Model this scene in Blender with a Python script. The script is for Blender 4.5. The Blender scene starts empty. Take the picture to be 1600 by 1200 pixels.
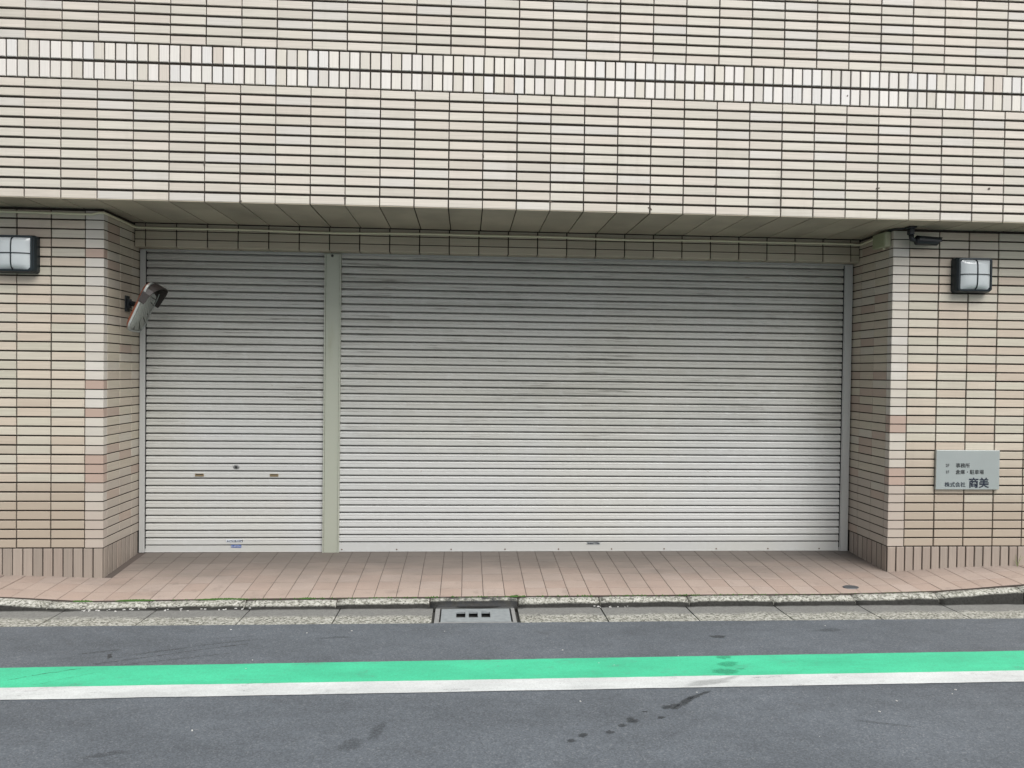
import bpy, bmesh, math, random
from mathutils import Vector, Matrix, noise as mnoise
R = random.Random(7)
sc = bpy.context.scene
COL = sc.collection

# ------------------------------------------------------------------ camera, world, sun, exposure
def setup_view():
    cd = bpy.data.cameras.new("camera"); cam = bpy.data.objects.new("camera", cd); COL.objects.link(cam)
    cd.sensor_fit = 'HORIZONTAL'; cd.sensor_width = 36.0; cd.lens = 26.157
    cd.clip_start = 0.05; cd.clip_end = 400
    r = Vector((0.99807156, -0.06083787, 0.01232541)); u = Vector((-0.01130567, 0.01707736, 0.99979025)); f = Vector((0.06103559, 0.99800156, -0.01635662))
    cam.matrix_world = Matrix(((r.x, u.x, -f.x, 2.95974), (r.y, u.y, -f.y, -5.1708), (r.z, u.z, -f.z, 1.46838), (0, 0, 0, 1)))
    sc.camera = cam
    w = bpy.data.worlds.new("World"); sc.world = w; w.use_nodes = True
    nt = w.node_tree; nt.nodes.clear()
    out = nt.nodes.new('ShaderNodeOutputWorld'); bg = nt.nodes.new('ShaderNodeBackground'); sky = nt.nodes.new('ShaderNodeTexSky')
    hs = nt.nodes.new('ShaderNodeHueSaturation'); hs.inputs['Saturation'].default_value = 0.22
    sky.sky_type = 'NISHITA'; sky.sun_disc = False; sky.air_density = 1.0; sky.dust_density = 4.0; sky.ozone_density = 1.0
    d = Vector((0.45, -0.86, 1.28)).normalized()
    sky.sun_elevation = math.asin(d.z); sky.sun_rotation = math.atan2(d.x, d.y)
    bg.inputs['Strength'].default_value = 0.075
    nt.links.new(sky.outputs[0], hs.inputs['Color']); nt.links.new(hs.outputs[0], bg.inputs['Color']); nt.links.new(bg.outputs[0], out.inputs[0])
    ld = bpy.data.lights.new("sun", 'SUN'); ld.energy = 1.5; ld.angle = math.radians(46); ld.color = (1.0, 0.97, 0.93)
    lo = bpy.data.objects.new("sun", ld); COL.objects.link(lo); lo.rotation_euler = d.to_track_quat('Z', 'Y').to_euler(); lo.location = (8, -8, 20)
    vs = sc.view_settings; vs.view_transform = 'Standard'; vs.look = 'None'; vs.gamma = 1.0; vs.use_curve_mapping = False
    vs.exposure = 1.0
    sc.render.engine = 'CYCLES'
setup_view()

# ------------------------------------------------------------------ helpers
def lin(r, g, b):
    f = lambda c: ((c/255+0.055)/1.055)**2.4 if c > 10 else c/255/12.92
    return (f(r), f(g), f(b), 1)
def interp(x, xs, ys):
    if x <= xs[0]: return ys[0]
    for i in range(1, len(xs)):
        if x <= xs[i]:
            return ys[i-1] + (ys[i]-ys[i-1])*(x-xs[i-1])/(xs[i]-xs[i-1])
    return ys[-1]
def mesh_from(name, verts, faces, mats=(), smooth=False, fm=None):
    me = bpy.data.meshes.new(name); me.from_pydata(verts, [], faces); me.update()
    for m in mats: me.materials.append(m)
    if fm:
        for p, i in zip(me.polygons, fm): p.material_index = i
    if smooth:
        for p in me.polygons: p.use_smooth = True
    return me
def link(name, me, parent=None, loc=(0, 0, 0), rot=(0, 0, 0), label=None, cat=None, kind=None, group=None):
    o = bpy.data.objects.new(name, me); COL.objects.link(o)
    o.location = loc; o.rotation_euler = rot
    if parent is not None: o.parent = parent
    if label: o['label'] = label
    if cat: o['category'] = cat
    if kind: o['kind'] = kind
    if group: o['group'] = group
    return o
class MB:
    """collects shapes into one mesh"""
    def __init__(s): s.v = []; s.f = []; s.m = []
    def add(s, vs, fs, mi=0, mat=None):
        n = len(s.v)
        if mat is not None: vs = [tuple(mat @ Vector(v)) for v in vs]
        s.v += [tuple(v) for v in vs]; s.f += [tuple(i+n for i in f) for f in fs]; s.m += [mi]*len(fs); return s
    def box(s, x0, x1, y0, y1, z0, z1, mi=0, mat=None):
        vs = [(x0,y0,z0),(x1,y0,z0),(x1,y1,z0),(x0,y1,z0),(x0,y0,z1),(x1,y0,z1),(x1,y1,z1),(x0,y1,z1)]
        return s.add(vs, [(0,3,2,1),(4,5,6,7),(0,1,5,4),(1,2,6,5),(2,3,7,6),(3,0,4,7)], mi, mat)
    def tile(s, w, h, d=0.012, c=0.0022, mat=None, mi=0):
        vs, fs = tile_geo(w, h, d, c); return s.add(vs, fs, mi, mat)
    def tube(s, pts, r, n=8, mi=0, cap=True):
        rings = []; prev = None
        for i, p in enumerate(pts):
            p = Vector(p); a = Vector(pts[max(0, i-1)]); b = Vector(pts[min(len(pts)-1, i+1)]); t = (b-a).normalized()
            if prev is None: prev = t.orthogonal().normalized()
            nrm = (prev - t*prev.dot(t)).normalized(); prev = nrm; bn = t.cross(nrm)
            rr = r[i] if isinstance(r, (list, tuple)) else r
            rings.append([p + nrm*rr*math.cos(2*math.pi*k/n) + bn*rr*math.sin(2*math.pi*k/n) for k in range(n)])
        vs = [v for q in rings for v in q]; fs = []
        for i in range(len(rings)-1):
            for k in range(n):
                fs.append((i*n+k, i*n+(k+1) % n, (i+1)*n+(k+1) % n, (i+1)*n+k))
        if cap: fs.append(tuple(range(n-1, -1, -1))); fs.append(tuple((len(rings)-1)*n+k for k in range(n)))
        return s.add(vs, fs, mi)
    def mesh(s, name, mats, smooth=False): return mesh_from(name, s.v, s.f, mats, smooth, s.m)
    def link(s, name, mats, parent=None, smooth=False, bevel=0, **k):
        if not isinstance(mats, (list, tuple)): mats = [mats]
        me = s.mesh(name, mats, smooth)
        if bevel:
            bm = bmesh.new(); bm.from_mesh(me)
            es = [e for e in bm.edges if len(e.link_faces) == 2 and e.calc_face_angle(0) > 0.5]
            bmesh.ops.bevel(bm, geom=es, offset=bevel, segments=2, profile=0.5, affect='EDGES', clamp_overlap=True)
            bm.to_mesh(me); bm.free()
        return link(name, me, parent, **k)
def tile_geo(w, h, d, c):
    """a tile standing in XZ, centred, front face at y=0 (towards -Y), body going to +Y"""
    a, b = w/2, h/2
    vs = [(-a+c,0,-b+c),(a-c,0,-b+c),(a-c,0,b-c),(-a+c,0,b-c),(-a,c,-b),(a,c,-b),(a,c,b),(-a,c,b),(-a,d,-b),(a,d,-b),(a,d,b),(-a,d,b)]
    fs = [(0,1,2,3),(4,5,1,0),(5,6,2,1),(6,7,3,2),(7,4,0,3),(8,9,5,4),(9,10,6,5),(10,11,7,6),(11,8,4,7)]
    return vs, fs
_tc = {}
def tile_mesh(kind, w, h, mat, d=0.012, c=0.0022):
    key = (kind, round(w, 4), round(h, 4), mat.name, d)
    if key not in _tc:
        vs, fs = tile_geo(w, h, d, c); _tc[key] = mesh_from(kind, vs, fs, [mat])
    return _tc[key]

# ------------------------------------------------------------------ materials
class NT:
    def __init__(s, name):
        s.m = bpy.data.materials.new(name); s.m.use_nodes = True; s.t = s.m.node_tree
        s.b = s.t.nodes['Principled BSDF']; s.o = s.t.nodes['Material Output']
    def n(s, t, **k):
        x = s.t.nodes.new(t)
        for a, v in k.items(): setattr(x, a, v)
        return x
    def l(s, a, b): s.t.links.new(a, b)
    def setin(s, x, i, v):
        if hasattr(v, 'links') or isinstance(v, bpy.types.NodeSocket): s.l(v, x.inputs[i])
        else: x.inputs[i].default_value = v
    def math(s, op, a, b=0.0, c=None, clamp=False):
        x = s.n('ShaderNodeMath', operation=op); x.use_clamp = clamp; s.setin(x, 0, a); s.setin(x, 1, b)
        if c is not None: s.setin(x, 2, c)
        return x.outputs[0]
    def mix(s, f, a, b, mode='MIX'):
        x = s.n('ShaderNodeMix', data_type='RGBA', blend_type=mode); s.setin(x, 0, f); s.setin(x, 6, a); s.setin(x, 7, b); return x.outputs[2]
    def ramp(s, f, stops, interp='LINEAR'):
        x = s.n('ShaderNodeValToRGB'); x.color_ramp.interpolation = interp; e = x.color_ramp.elements
        while len(e) < len(stops): e.new(0.5)
        for k, (p, c) in enumerate(stops):
            e[k].position = p; e[k].color = c if isinstance(c, (tuple, list)) else (c, c, c, 1)
        s.l(f, x.inputs[0]); return x.outputs[0]
    def world(s): return s.n('ShaderNodeNewGeometry').outputs['Position']
    def obj(s): return s.n('ShaderNodeTexCoord').outputs['Object']
    def map(s, v, scale=(1, 1, 1), loc=(0, 0, 0)):
        x = s.n('ShaderNodeMapping'); s.l(v, x.inputs[0]); x.inputs['Scale'].default_value = scale
        if hasattr(loc, 'links') or isinstance(loc, bpy.types.NodeSocket): s.l(loc, x.inputs['Location'])
        else: x.inputs['Location'].default_value = loc
        return x.outputs[0]
    def noise(s, v, scale=5, detail=4, rough=0.55, dist=0.0):
        x = s.n('ShaderNodeTexNoise'); s.l(v, x.inputs['Vector']); x.inputs['Scale'].default_value = scale; x.inputs['Detail'].default_value = detail
        x.inputs['Roughness'].default_value = rough; x.inputs['Distortion'].default_value = dist; return x.outputs[0]
    def sep(s, v):
        x = s.n('ShaderNodeSeparateXYZ'); s.l(v, x.inputs[0]); return x.outputs
    def rnd(s):
        a = s.n('ShaderNodeObjectInfo').outputs['Random']; b = s.n('ShaderNodeNewGeometry').outputs['Random Per Island']
        return s.math('FRACT', s.math('ADD', s.math('MULTIPLY', a, 7.31), s.math('MULTIPLY', b, 3.77)))
    def bump(s, h, strength=0.3, dist=0.002):
        x = s.n('ShaderNodeBump'); x.inputs['Strength'].default_value = strength; x.inputs['Distance'].default_value = dist
        s.l(h, x.inputs['Height']); s.l(x.outputs[0], s.b.inputs['Normal'])
    def fin(s, col, rough=0.6, metal=0.0, spec=None):
        s.setin(s.b, 'Base Color', col); s.setin(s.b, 'Roughness', rough); s.b.inputs['Metallic'].default_value = metal
        if spec is not None: s.b.inputs['Specular IOR Level'].default_value = spec
        return s.m
def smooth(k, f, a, b):
    x = k.n('ShaderNodeMapRange', interpolation_type='SMOOTHSTEP'); k.setin(x, 0, f); x.inputs[1].default_value = a; x.inputs[2].default_value = b
    return x.outputs[0]

def mat_tile(name, stops, grain=(3, 3, 190), brown=None, low=None, rough=0.42, streak=0.10):
    k = NT(name); r = k.rnd()
    v = k.obj(); off = k.n('ShaderNodeCombineXYZ')
    k.l(k.math('MULTIPLY', r, 53.0), off.inputs[0]); k.l(k.math('MULTIPLY', r, 31.0), off.inputs[1]); k.l(k.math('MULTIPLY', r, 17.0), off.inputs[2])
    g = k.noise(k.map(v, grain, off.outputs[0]), 1.0, 3, 0.6)
    col = k.ramp(r, stops, 'CONSTANT')
    r2 = k.math('FRACT', k.math('MULTIPLY', r, 13.7))
    col = k.mix(1.0, col, k.ramp(r2, [(0, 0.90), (1, 1.0)]), 'MULTIPLY')
    col = k.mix(1.0, col, k.ramp(g, [(0.25, 1-streak*1.6), (0.6, 1.0)]), 'MULTIPLY')
    w = k.world(); z = k.sep(w)[2]
    if low:      # tiles of the lower courses are a pinker batch
        p = k.math('ADD', k.math('MULTIPLY', smooth(k, z, 1.25, 0.15), 0.95), k.math('MULTIPLY', r2, 0.55))
        col = k.mix(smooth(k, p, 0.45, 1.05), col, low)
    if brown:
        r3 = k.math('FRACT', k.math('MULTIPLY', r, 91.3))
        col = k.mix(k.math('GREATER_THAN', r3, 0.90), col, brown)
    # weather: vertical runs and blotches
    d1 = k.noise(k.map(w, (5.0, 5.0, 0.55)), 1.0, 5, 0.65)
    d2 = k.noise(w, 1.3, 5, 0.6)
    d = k.math('MULTIPLY', smooth(k, d1, 0.48, 0.75), smooth(k, d2, 0.40, 0.65))
    col = k.mix(k.math('MULTIPLY', d, 0.28), col, (0.28, 0.25, 0.20, 1))
    k.bump(g, 0.25, 0.0012)
    return k.fin(col, k.math('ADD', rough, k.math('MULTIPLY', g, 0.15)))
CREAM = [(0.0, (0.612, 0.560, 0.490, 1)), (0.15, (0.615, 0.580, 0.508, 1)), (0.34, (0.630, 0.578, 0.510, 1)), (0.5, (0.600, 0.565, 0.495, 1)), (0.66, (0.645, 0.600, 0.530, 1)), (0.8, (0.620, 0.592, 0.545, 1)), (0.9, (0.585, 0.545, 0.475, 1))]
PIER = [(0.0, (0.545, 0.465, 0.380, 1)), (0.2, (0.535, 0.495, 0.415, 1)), (0.45, (0.560, 0.490, 0.405, 1)), (0.62, (0.520, 0.485, 0.400, 1)), (0.8, (0.565, 0.515, 0.430, 1)), (0.92, (0.510, 0.430, 0.350, 1))]
BAND = [(0.0, (0.72, 0.695, 0.65, 1)), (0.15, (0.66, 0.63, 0.58, 1)), (0.3, (0.73, 0.70, 0.66, 1)), (0.5, (0.655, 0.62, 0.55, 1)), (0.6, (0.70, 0.685, 0.66, 1)), (0.8, (0.63, 0.575, 0.51, 1)), (0.85, (0.71, 0.68, 0.62, 1))]
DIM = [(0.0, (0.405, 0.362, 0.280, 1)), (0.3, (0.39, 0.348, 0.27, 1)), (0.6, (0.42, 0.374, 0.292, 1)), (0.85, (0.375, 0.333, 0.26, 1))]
M_tile = mat_tile('cream ribbed tile', CREAM)
M_pier = mat_tile('pier tile', PIER, low=(0.372, 0.312, 0.250, 1))
M_corner = mat_tile('smooth corner tile', [(0, (0.555, 0.52, 0.465, 1)), (0.4, (0.54, 0.50, 0.44, 1)), (0.75, (0.57, 0.54, 0.495, 1))], grain=(3, 3, 30), brown=(0.40, 0.30, 0.25, 1), low=(0.42, 0.362, 0.315, 1), rough=0.35, streak=0.04)
M_return = mat_tile('return tile', [(0, (0.52, 0.47, 0.38, 1)), (0.4, (0.50, 0.44, 0.36, 1)), (0.75, (0.53, 0.49, 0.42, 1))], brown=(0.40, 0.32, 0.265, 1), low=(0.40, 0.35, 0.30, 1))
M_band = mat_tile('glossy upright tile', BAND, grain=(170, 3, 3), rough=0.22, streak=0.05)
M_plinth = mat_tile('plinth tile', [(0, (0.325, 0.270, 0.230, 1)), (0.35, (0.305, 0.260, 0.222, 1)), (0.7, (0.345, 0.292, 0.250, 1))], grain=(160, 3, 3), streak=0.10)
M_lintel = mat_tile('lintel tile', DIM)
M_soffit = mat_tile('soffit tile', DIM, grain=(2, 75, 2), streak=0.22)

def mat_mortar():
    k = NT('dark mortar'); n = k.noise(k.world(), 60, 4)
    k.bump(n, 0.4, 0.003)
    return k.fin(k.ramp(n, [(0.3, (0.018, 0.015, 0.012, 1)), (0.7, (0.045, 0.036, 0.028, 1))]), 0.9)
M_mortar = mat_mortar()
def mat_paint(name, base, rough=0.42, dirt=0.25, dcol=(0.12, 0.12, 0.10, 1), metal=0.0, stretch=(1.2, 1.2, 30)):
    k = NT(name); w = k.world()
    a = k.noise(k.map(w, stretch), 1.0, 5, 0.65); b = k.noise(w, 2.2, 4)
    col = k.mix(k.math('MULTIPLY', k.math('MULTIPLY', smooth(k, a, 0.5, 0.72), smooth(k, b, 0.35, 0.62)), dirt), base, dcol)
    k.bump(k.noise(w, 220, 2), 0.08, 0.001)
    return k.fin(col, rough, metal)
def mat_slat(name):
    k = NT(name); w = k.world(); z = k.sep(w)[2]; x = k.sep(w)[0]
    r = k.rnd()
    a = k.noise(k.map(w, (1.6, 1.0, 55)), 1.0, 6, 0.7); a2 = k.noise(k.map(w, (0.7, 1.0, 26), (9, 4, 2)), 1.0, 5, 0.6)
    b = k.noise(w, 1.7, 4, 0.6); c = k.noise(w, 0.8, 3, 0.5)
    base = k.mix(k.math('MULTIPLY', smooth(k, c, 0.42, 0.62), 0.30), (0.455, 0.462, 0.455, 1), (0.450, 0.440, 0.385, 1))
    base = k.mix(1.0, base, k.ramp(r, [(0, 0.95), (1, 1.03)]), 'MULTIPLY')
    # base darker towards the top; long horizontal grime smears on middle and upper slats
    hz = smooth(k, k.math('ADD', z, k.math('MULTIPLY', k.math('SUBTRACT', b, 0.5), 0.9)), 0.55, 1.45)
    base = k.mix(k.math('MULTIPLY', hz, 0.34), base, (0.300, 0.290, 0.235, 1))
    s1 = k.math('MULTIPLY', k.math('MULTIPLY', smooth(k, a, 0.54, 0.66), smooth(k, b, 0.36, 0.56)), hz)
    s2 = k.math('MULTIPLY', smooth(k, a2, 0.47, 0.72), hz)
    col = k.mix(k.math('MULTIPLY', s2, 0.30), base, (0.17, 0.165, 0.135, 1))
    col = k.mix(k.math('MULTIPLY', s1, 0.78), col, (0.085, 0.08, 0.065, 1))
    # faint chalky bloom around hand height
    f = k.noise(w, 9, 6, 0.75); col = k.mix(k.math('MULTIPLY', smooth(k, f, 0.50, 0.68), 0.12), col, (0.62, 0.65, 0.66, 1))
    # small rust spots
    rs = k.noise(k.map(w, (9, 9, 28)), 1.0, 3, 0.5); col = k.mix(k.math('MULTIPLY', smooth(k, rs, 0.735, 0.77), 0.6), col, (0.16, 0.075, 0.035, 1))
    k.bump(k.noise(k.map(w, (2, 2, 60)), 1.0, 3), 0.12, 0.002)
    return k.fin(col, k.math('ADD', 0.34, k.math('MULTIPLY', s2, 0.3)), 0.0, 0.5)
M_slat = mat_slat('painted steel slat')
M_rail = mat_paint('grey rail paint', (0.40, 0.405, 0.395, 1), 0.4, 0.25, stretch=(30, 30, 1.2))
M_post = mat_paint('sage grey post paint', (0.330, 0.345, 0.290, 1), 0.42, 0.55, (0.17, 0.175, 0.085, 1), stretch=(8, 8, 0.7))
M_gasket = mat_paint('dark seal', (0.02, 0.02, 0.02, 1), 0.7, 0.0)
def plain(name, col, rough=0.5, metal=0.0, nscale=60, amt=0.15, bump=0.15):
    k = NT(name); n = k.noise(k.obj(), nscale, 4)
    c2 = tuple(c*(1-amt) for c in col[:3])+(1,); k.bump(n, bump, 0.001)
    return k.fin(k.mix(n, c2, col), rough, metal)

def mat_floor():
    k = NT('salmon floor tile'); r = k.rnd(); w = k.world()
    col = k.ramp(r, [(0, (0.385, 0.305, 0.260, 1)), (0.3, (0.398, 0.318, 0.272, 1)), (0.6, (0.378, 0.293, 0.248, 1)), (0.85, (0.405, 0.328, 0.285, 1))], 'CONSTANT')
    n = k.noise(w, 150, 3, 0.7); col = k.mix(1.0, col, k.ramp(n, [(0.3, 0.84), (0.7, 1.06)]), 'MULTIPLY')
    y = k.sep(w)[1]; d = k.noise(k.map(w, (1.0, 2.2, 1)), 2.0, 6, 0.65)
    # tiles turn greyer and darker towards the shutters
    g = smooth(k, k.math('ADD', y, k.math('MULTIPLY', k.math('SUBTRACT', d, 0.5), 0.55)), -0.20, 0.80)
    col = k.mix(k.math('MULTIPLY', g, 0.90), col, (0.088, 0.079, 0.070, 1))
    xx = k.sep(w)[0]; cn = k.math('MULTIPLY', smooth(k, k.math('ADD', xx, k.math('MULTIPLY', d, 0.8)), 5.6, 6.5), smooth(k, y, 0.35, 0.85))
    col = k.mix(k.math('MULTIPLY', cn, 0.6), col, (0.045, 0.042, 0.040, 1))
    e = k.noise(w, 6.5, 5, 0.7); col = k.mix(k.math('MULTIPLY', smooth(k, e, 0.56, 0.72), 0.35), col, (0.15, 0.125, 0.11, 1))
    k.bump(n, 0.2, 0.001)
    return k.fin(col, 0.6)
M_floor = mat_floor()
M_grout = plain('floor grout', (0.075, 0.060, 0.052, 1), 0.9)

def mat_concrete(name, gutter=False, dark=0.0):
    k = NT(name); w = k.world()
    v = k.n('ShaderNodeTexVoronoi'); k.l(w, v.inputs['Vector']); v.inputs['Scale'].default_value = 95
    sepc = k.n('ShaderNodeSeparateColor'); k.l(v.outputs['Color'], sepc.inputs[0])
    col = k.ramp(sepc.outputs[0], [(0.0, (0.10, 0.10, 0.085, 1)), (0.3, (0.25, 0.25, 0.215, 1)), (0.62, (0.38, 0.38, 0.34, 1)), (0.88, (0.47, 0.47, 0.43, 1))])
    n = k.noise(w, 40, 5, 0.7); col = k.mix(1.0, col, k.ramp(n, [(0.3, 0.7), (0.7, 1.1)]), 'MULTIPLY')
    if gutter:
        y = k.sep(w)[1]; m = k.noise(k.map(w, (3, 8, 1)), 1.6, 5, 0.6)
        g = smooth(k, k.math('ADD', y, k.math('MULTIPLY', k.math('SUBTRACT', m, 0.5), 0.16)), -0.44, -0.36)
        silt = k.ramp(k.noise(w, 120, 4, 0.7), [(0.3, (0.13, 0.135, 0.13, 1)), (0.7, (0.20, 0.20, 0.195, 1))])
        col = k.mix(k.math('MULTIPLY', g, 0.88), col, silt)
        g2 = smooth(k, k.math('ADD', y, k.math('MULTIPLY', k.math('SUBTRACT', k.noise(w, 6, 5, 0.7), 0.5), 0.05)), -0.262, -0.238)
        col = k.mix(k.math('MULTIPLY', g2, 0.9), col, (0.025, 0.025, 0.023, 1))
    else:
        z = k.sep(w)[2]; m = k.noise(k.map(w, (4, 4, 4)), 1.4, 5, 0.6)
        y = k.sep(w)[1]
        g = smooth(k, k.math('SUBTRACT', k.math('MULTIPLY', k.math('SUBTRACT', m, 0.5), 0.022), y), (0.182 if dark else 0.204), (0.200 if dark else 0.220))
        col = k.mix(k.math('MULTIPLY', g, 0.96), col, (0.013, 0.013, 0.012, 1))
    if dark: 
        q = k.noise(w, 14, 5, 0.7); col = k.mix(k.math('MULTIPLY', smooth(k, q, 0.40, 0.58), dark), col, (0.02, 0.022, 0.025, 1))
    k.bump(sepc.outputs[0], 0.35, 0.003)
    return k.fin(col, 0.85 if not dark else 0.6, 0.0, 0.25)
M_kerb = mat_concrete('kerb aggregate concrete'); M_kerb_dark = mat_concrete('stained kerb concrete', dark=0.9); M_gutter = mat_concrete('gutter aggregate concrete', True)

def asphalt_nodes(k):
    w = k.world()
    v = k.n('ShaderNodeTexVoronoi'); k.l(w, v.inputs['Vector']); v.inputs['Scale'].default_value = 170
    sc_ = k.n('ShaderNodeSeparateColor'); k.l(v.outputs['Color'], sc_.inputs[0])
    n = k.noise(w, 260, 3, 0.7); big = k.noise(k.map(w, (0.7, 1.6, 1)), 1.1, 5, 0.55)
    return w, sc_.outputs[0], n, big, v.outputs['Distance']
def mat_asphalt():
    k = NT('asphalt'); w, c, n, big, dd = asphalt_nodes(k)
    col = k.ramp(c, [(0, (0.078, 0.089, 0.103, 1)), (0.5, (0.106, 0.122, 0.140, 1)), (0.88, (0.128, 0.146, 0.166, 1)), (1.0, (0.17, 0.185, 0.20, 1))])
    col = k.mix(1.0, col, k.ramp(n, [(0.3, 0.75), (0.7, 1.15)]), 'MULTIPLY')
    col = k.mix(1.0, col, k.ramp(big, [(0.3, 0.78), (0.7, 1.14)]), 'MULTIPLY')
    col = k.mix(1.0, col, k.ramp(k.noise(k.map(w, (1, 1.8, 1), (3, 8, 1)), 5.5, 4, 0.6), [(0.3, 0.88), (0.7, 1.08)]), 'MULTIPLY')
    p = k.noise(w, 3.2, 8, 0.78); col = k.mix(k.math('MULTIPLY', smooth(k, p, 0.57, 0.70), 0.40), col, (0.045, 0.047, 0.05, 1))
    k.bump(c, 0.35, 0.002)
    return k.fin(col, 0.72)
M_asphalt = mat_asphalt()
def mat_line(name, base, worn=0.35):
    k = NT(name); w, c, n, big, dd = asphalt_nodes(k)
    col = k.mix(1.0, base, k.ramp(k.noise(k.map(w, (1, 2.5, 1)), 2.5, 5, 0.6), [(0.3, 0.80), (0.7, 1.07)]), 'MULTIPLY')
    col = k.mix(1.0, col, k.ramp(c, [(0.0, 0.90), (0.5, 1.0), (1.0, 1.05)]), 'MULTIPLY')
    col = k.mix(1.0, col, k.ramp(n, [(0.25, 0.80), (0.6, 1.0)]), 'MULTIPLY')
    p = k.noise(k.map(w, (2.2, 5, 1)), 2.3, 7, 0.78)
    f = k.math('MAXIMUM', k.math('MULTIPLY', smooth(k, p, 0.54, 0.68), smooth(k, c, 0.25, 0.9)), k.math('MULTIPLY', smooth(k, k.noise(w, 55, 3, 0.8), 0.66, 0.72), 0.8))
    col = k.mix(k.math('MULTIPLY', f, worn), col, (0.11, 0.12, 0.13, 1))
    k.bump(c, 0.2, 0.0015)
    return k.fin(col, 0.6)
M_green = mat_line('green road paint', (0.060, 0.53, 0.300, 1), 0.55); M_white = mat_line('white road paint', (0.62, 0.65, 0.65, 1), 0.75)
def mat_wet(name, a, col=(0.03, 0.033, 0.036, 1), rough=0.4):
    k = NT(name); t = k.n('ShaderNodeBsdfTransparent'); mx = k.n('ShaderNodeMixShader')
    n = k.noise(k.world(), 90, 4, 0.7); at = k.n('ShaderNodeAttribute', attribute_name='fade'); k.l(k.math('MULTIPLY', k.ramp(n, [(0.3, a*0.55), (0.7, a)]), at.outputs['Fac']), mx.inputs[0]); k.l(t.outputs[0], mx.inputs[1]); k.l(k.b.outputs[0], mx.inputs[2]); k.l(mx.outputs[0], k.o.inputs[0])
    return k.fin(col, rough)
M_wet = mat_wet('wet mark', 0.62); M_wet_green = mat_wet('wet mark on green paint', 0.55, (0.03, 0.33, 0.18, 1)); M_wet_faint = mat_wet('faint wet mark', 0.26)

# ------------------------------------------------------------------ the building
P = 0.235; RP = 0.0668; ZS = 2.590; ZT = 3.391; ZM = 3.514; Z0 = 3.640; DP = 0.300; DL = 0.781
XL, XR = 0.376, 6.179          # the two pier corners
building = link('building', None, label='pale ceramic tiled building front overhanging a garage recess with roller shutters', cat='building')
def jit(a=0.0012): return R.uniform(-a, a)
def jr(a=0.0022): return R.uniform(-a, a)

def section(name, mb, label=None): 
    return mb.link(name, M_mortar, building, label=label)
# overhanging wall
ov = section('overhanging_wall', MB().box(-9, 15, 0.0105, 1.6, 2.602, 7.0))
stuff = MB()
ncell = 0
for c in range(-8, 43):
    x = (c+0.5)*P
    for r_ in range(12):
        z = ZS + (r_+0.5)*RP
        if -1 <= c <= 23: link('overhang_tile', tile_mesh('overhang_tile', 0.2272, 0.0512, M_tile), ov, (x+jit(), jit(0.0008), z+jit(0.0008)), (jr(0.004), jr(0.0015), jr(0.003)))
        else: stuff.tile(0.2272, 0.0512, mat=Matrix.Translation((x+jit(), jit(0.0008), z+jit())) @ Matrix.Rotation(jr(0.004), 4, 'X'))
    for r_ in range(30):
        z = Z0 + (r_+0.5)*RP
        vis = -1 <= c <= 30 and z < 3.97 + 0.045*(c)*0.27
        if vis: link('facade_tile', tile_mesh('facade_tile', 0.2272, 0.0512, M_tile), ov, (x+0.006+jit(), jit(0.0008), z+jit(0.0008)), (jr(0.004), jr(0.0015), jr(0.003)))
        else: stuff.tile(0.2272, 0.0512, mat=Matrix.Translation((x+0.006+jit(), jit(0.0008), z+jit())) @ Matrix.Rotation(jr(0.004), 4, 'X'))
stuff.link('wall_tiles', M_tile, ov, kind='stuff')
# band of upright tiles, two courses
BP = 0.0705; bstuff = MB(); BL = []
for q in range(-24, 130):
    x = P + (q+0.5)*BP
    for row in (0, 1):
        z0_, z1_ = (ZT+0.004, ZM-0.0095) if row == 0 else (ZM+0.0095, Z0-0.005)
        h = z1_-z0_; z = (z0_+z1_)/2
        if -6 <= q <= 85: link('upright_tile', tile_mesh('upright_tile', 0.0612, h, M_band, 0.012, 0.003), ov, (x+jit(), jit(0.001), z), (R.uniform(-0.012, 0.012), 0, R.uniform(-0.02, 0.02)))
        else: bstuff.tile(0.0625, h, mat=Matrix.Translation((x+jit(), jit(0.001), z)))
bstuff.link('upright_tiles', M_band, ov, kind='stuff')

# soffit: long tiles laid across the underside
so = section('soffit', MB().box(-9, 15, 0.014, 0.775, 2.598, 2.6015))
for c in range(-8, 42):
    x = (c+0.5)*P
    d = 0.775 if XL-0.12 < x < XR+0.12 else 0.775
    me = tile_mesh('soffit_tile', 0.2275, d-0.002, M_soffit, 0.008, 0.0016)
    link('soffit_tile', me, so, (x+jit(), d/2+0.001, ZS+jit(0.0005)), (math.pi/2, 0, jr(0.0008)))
# NOTE rot +90 about X turns the tile's front (-Y) to -Z

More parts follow.
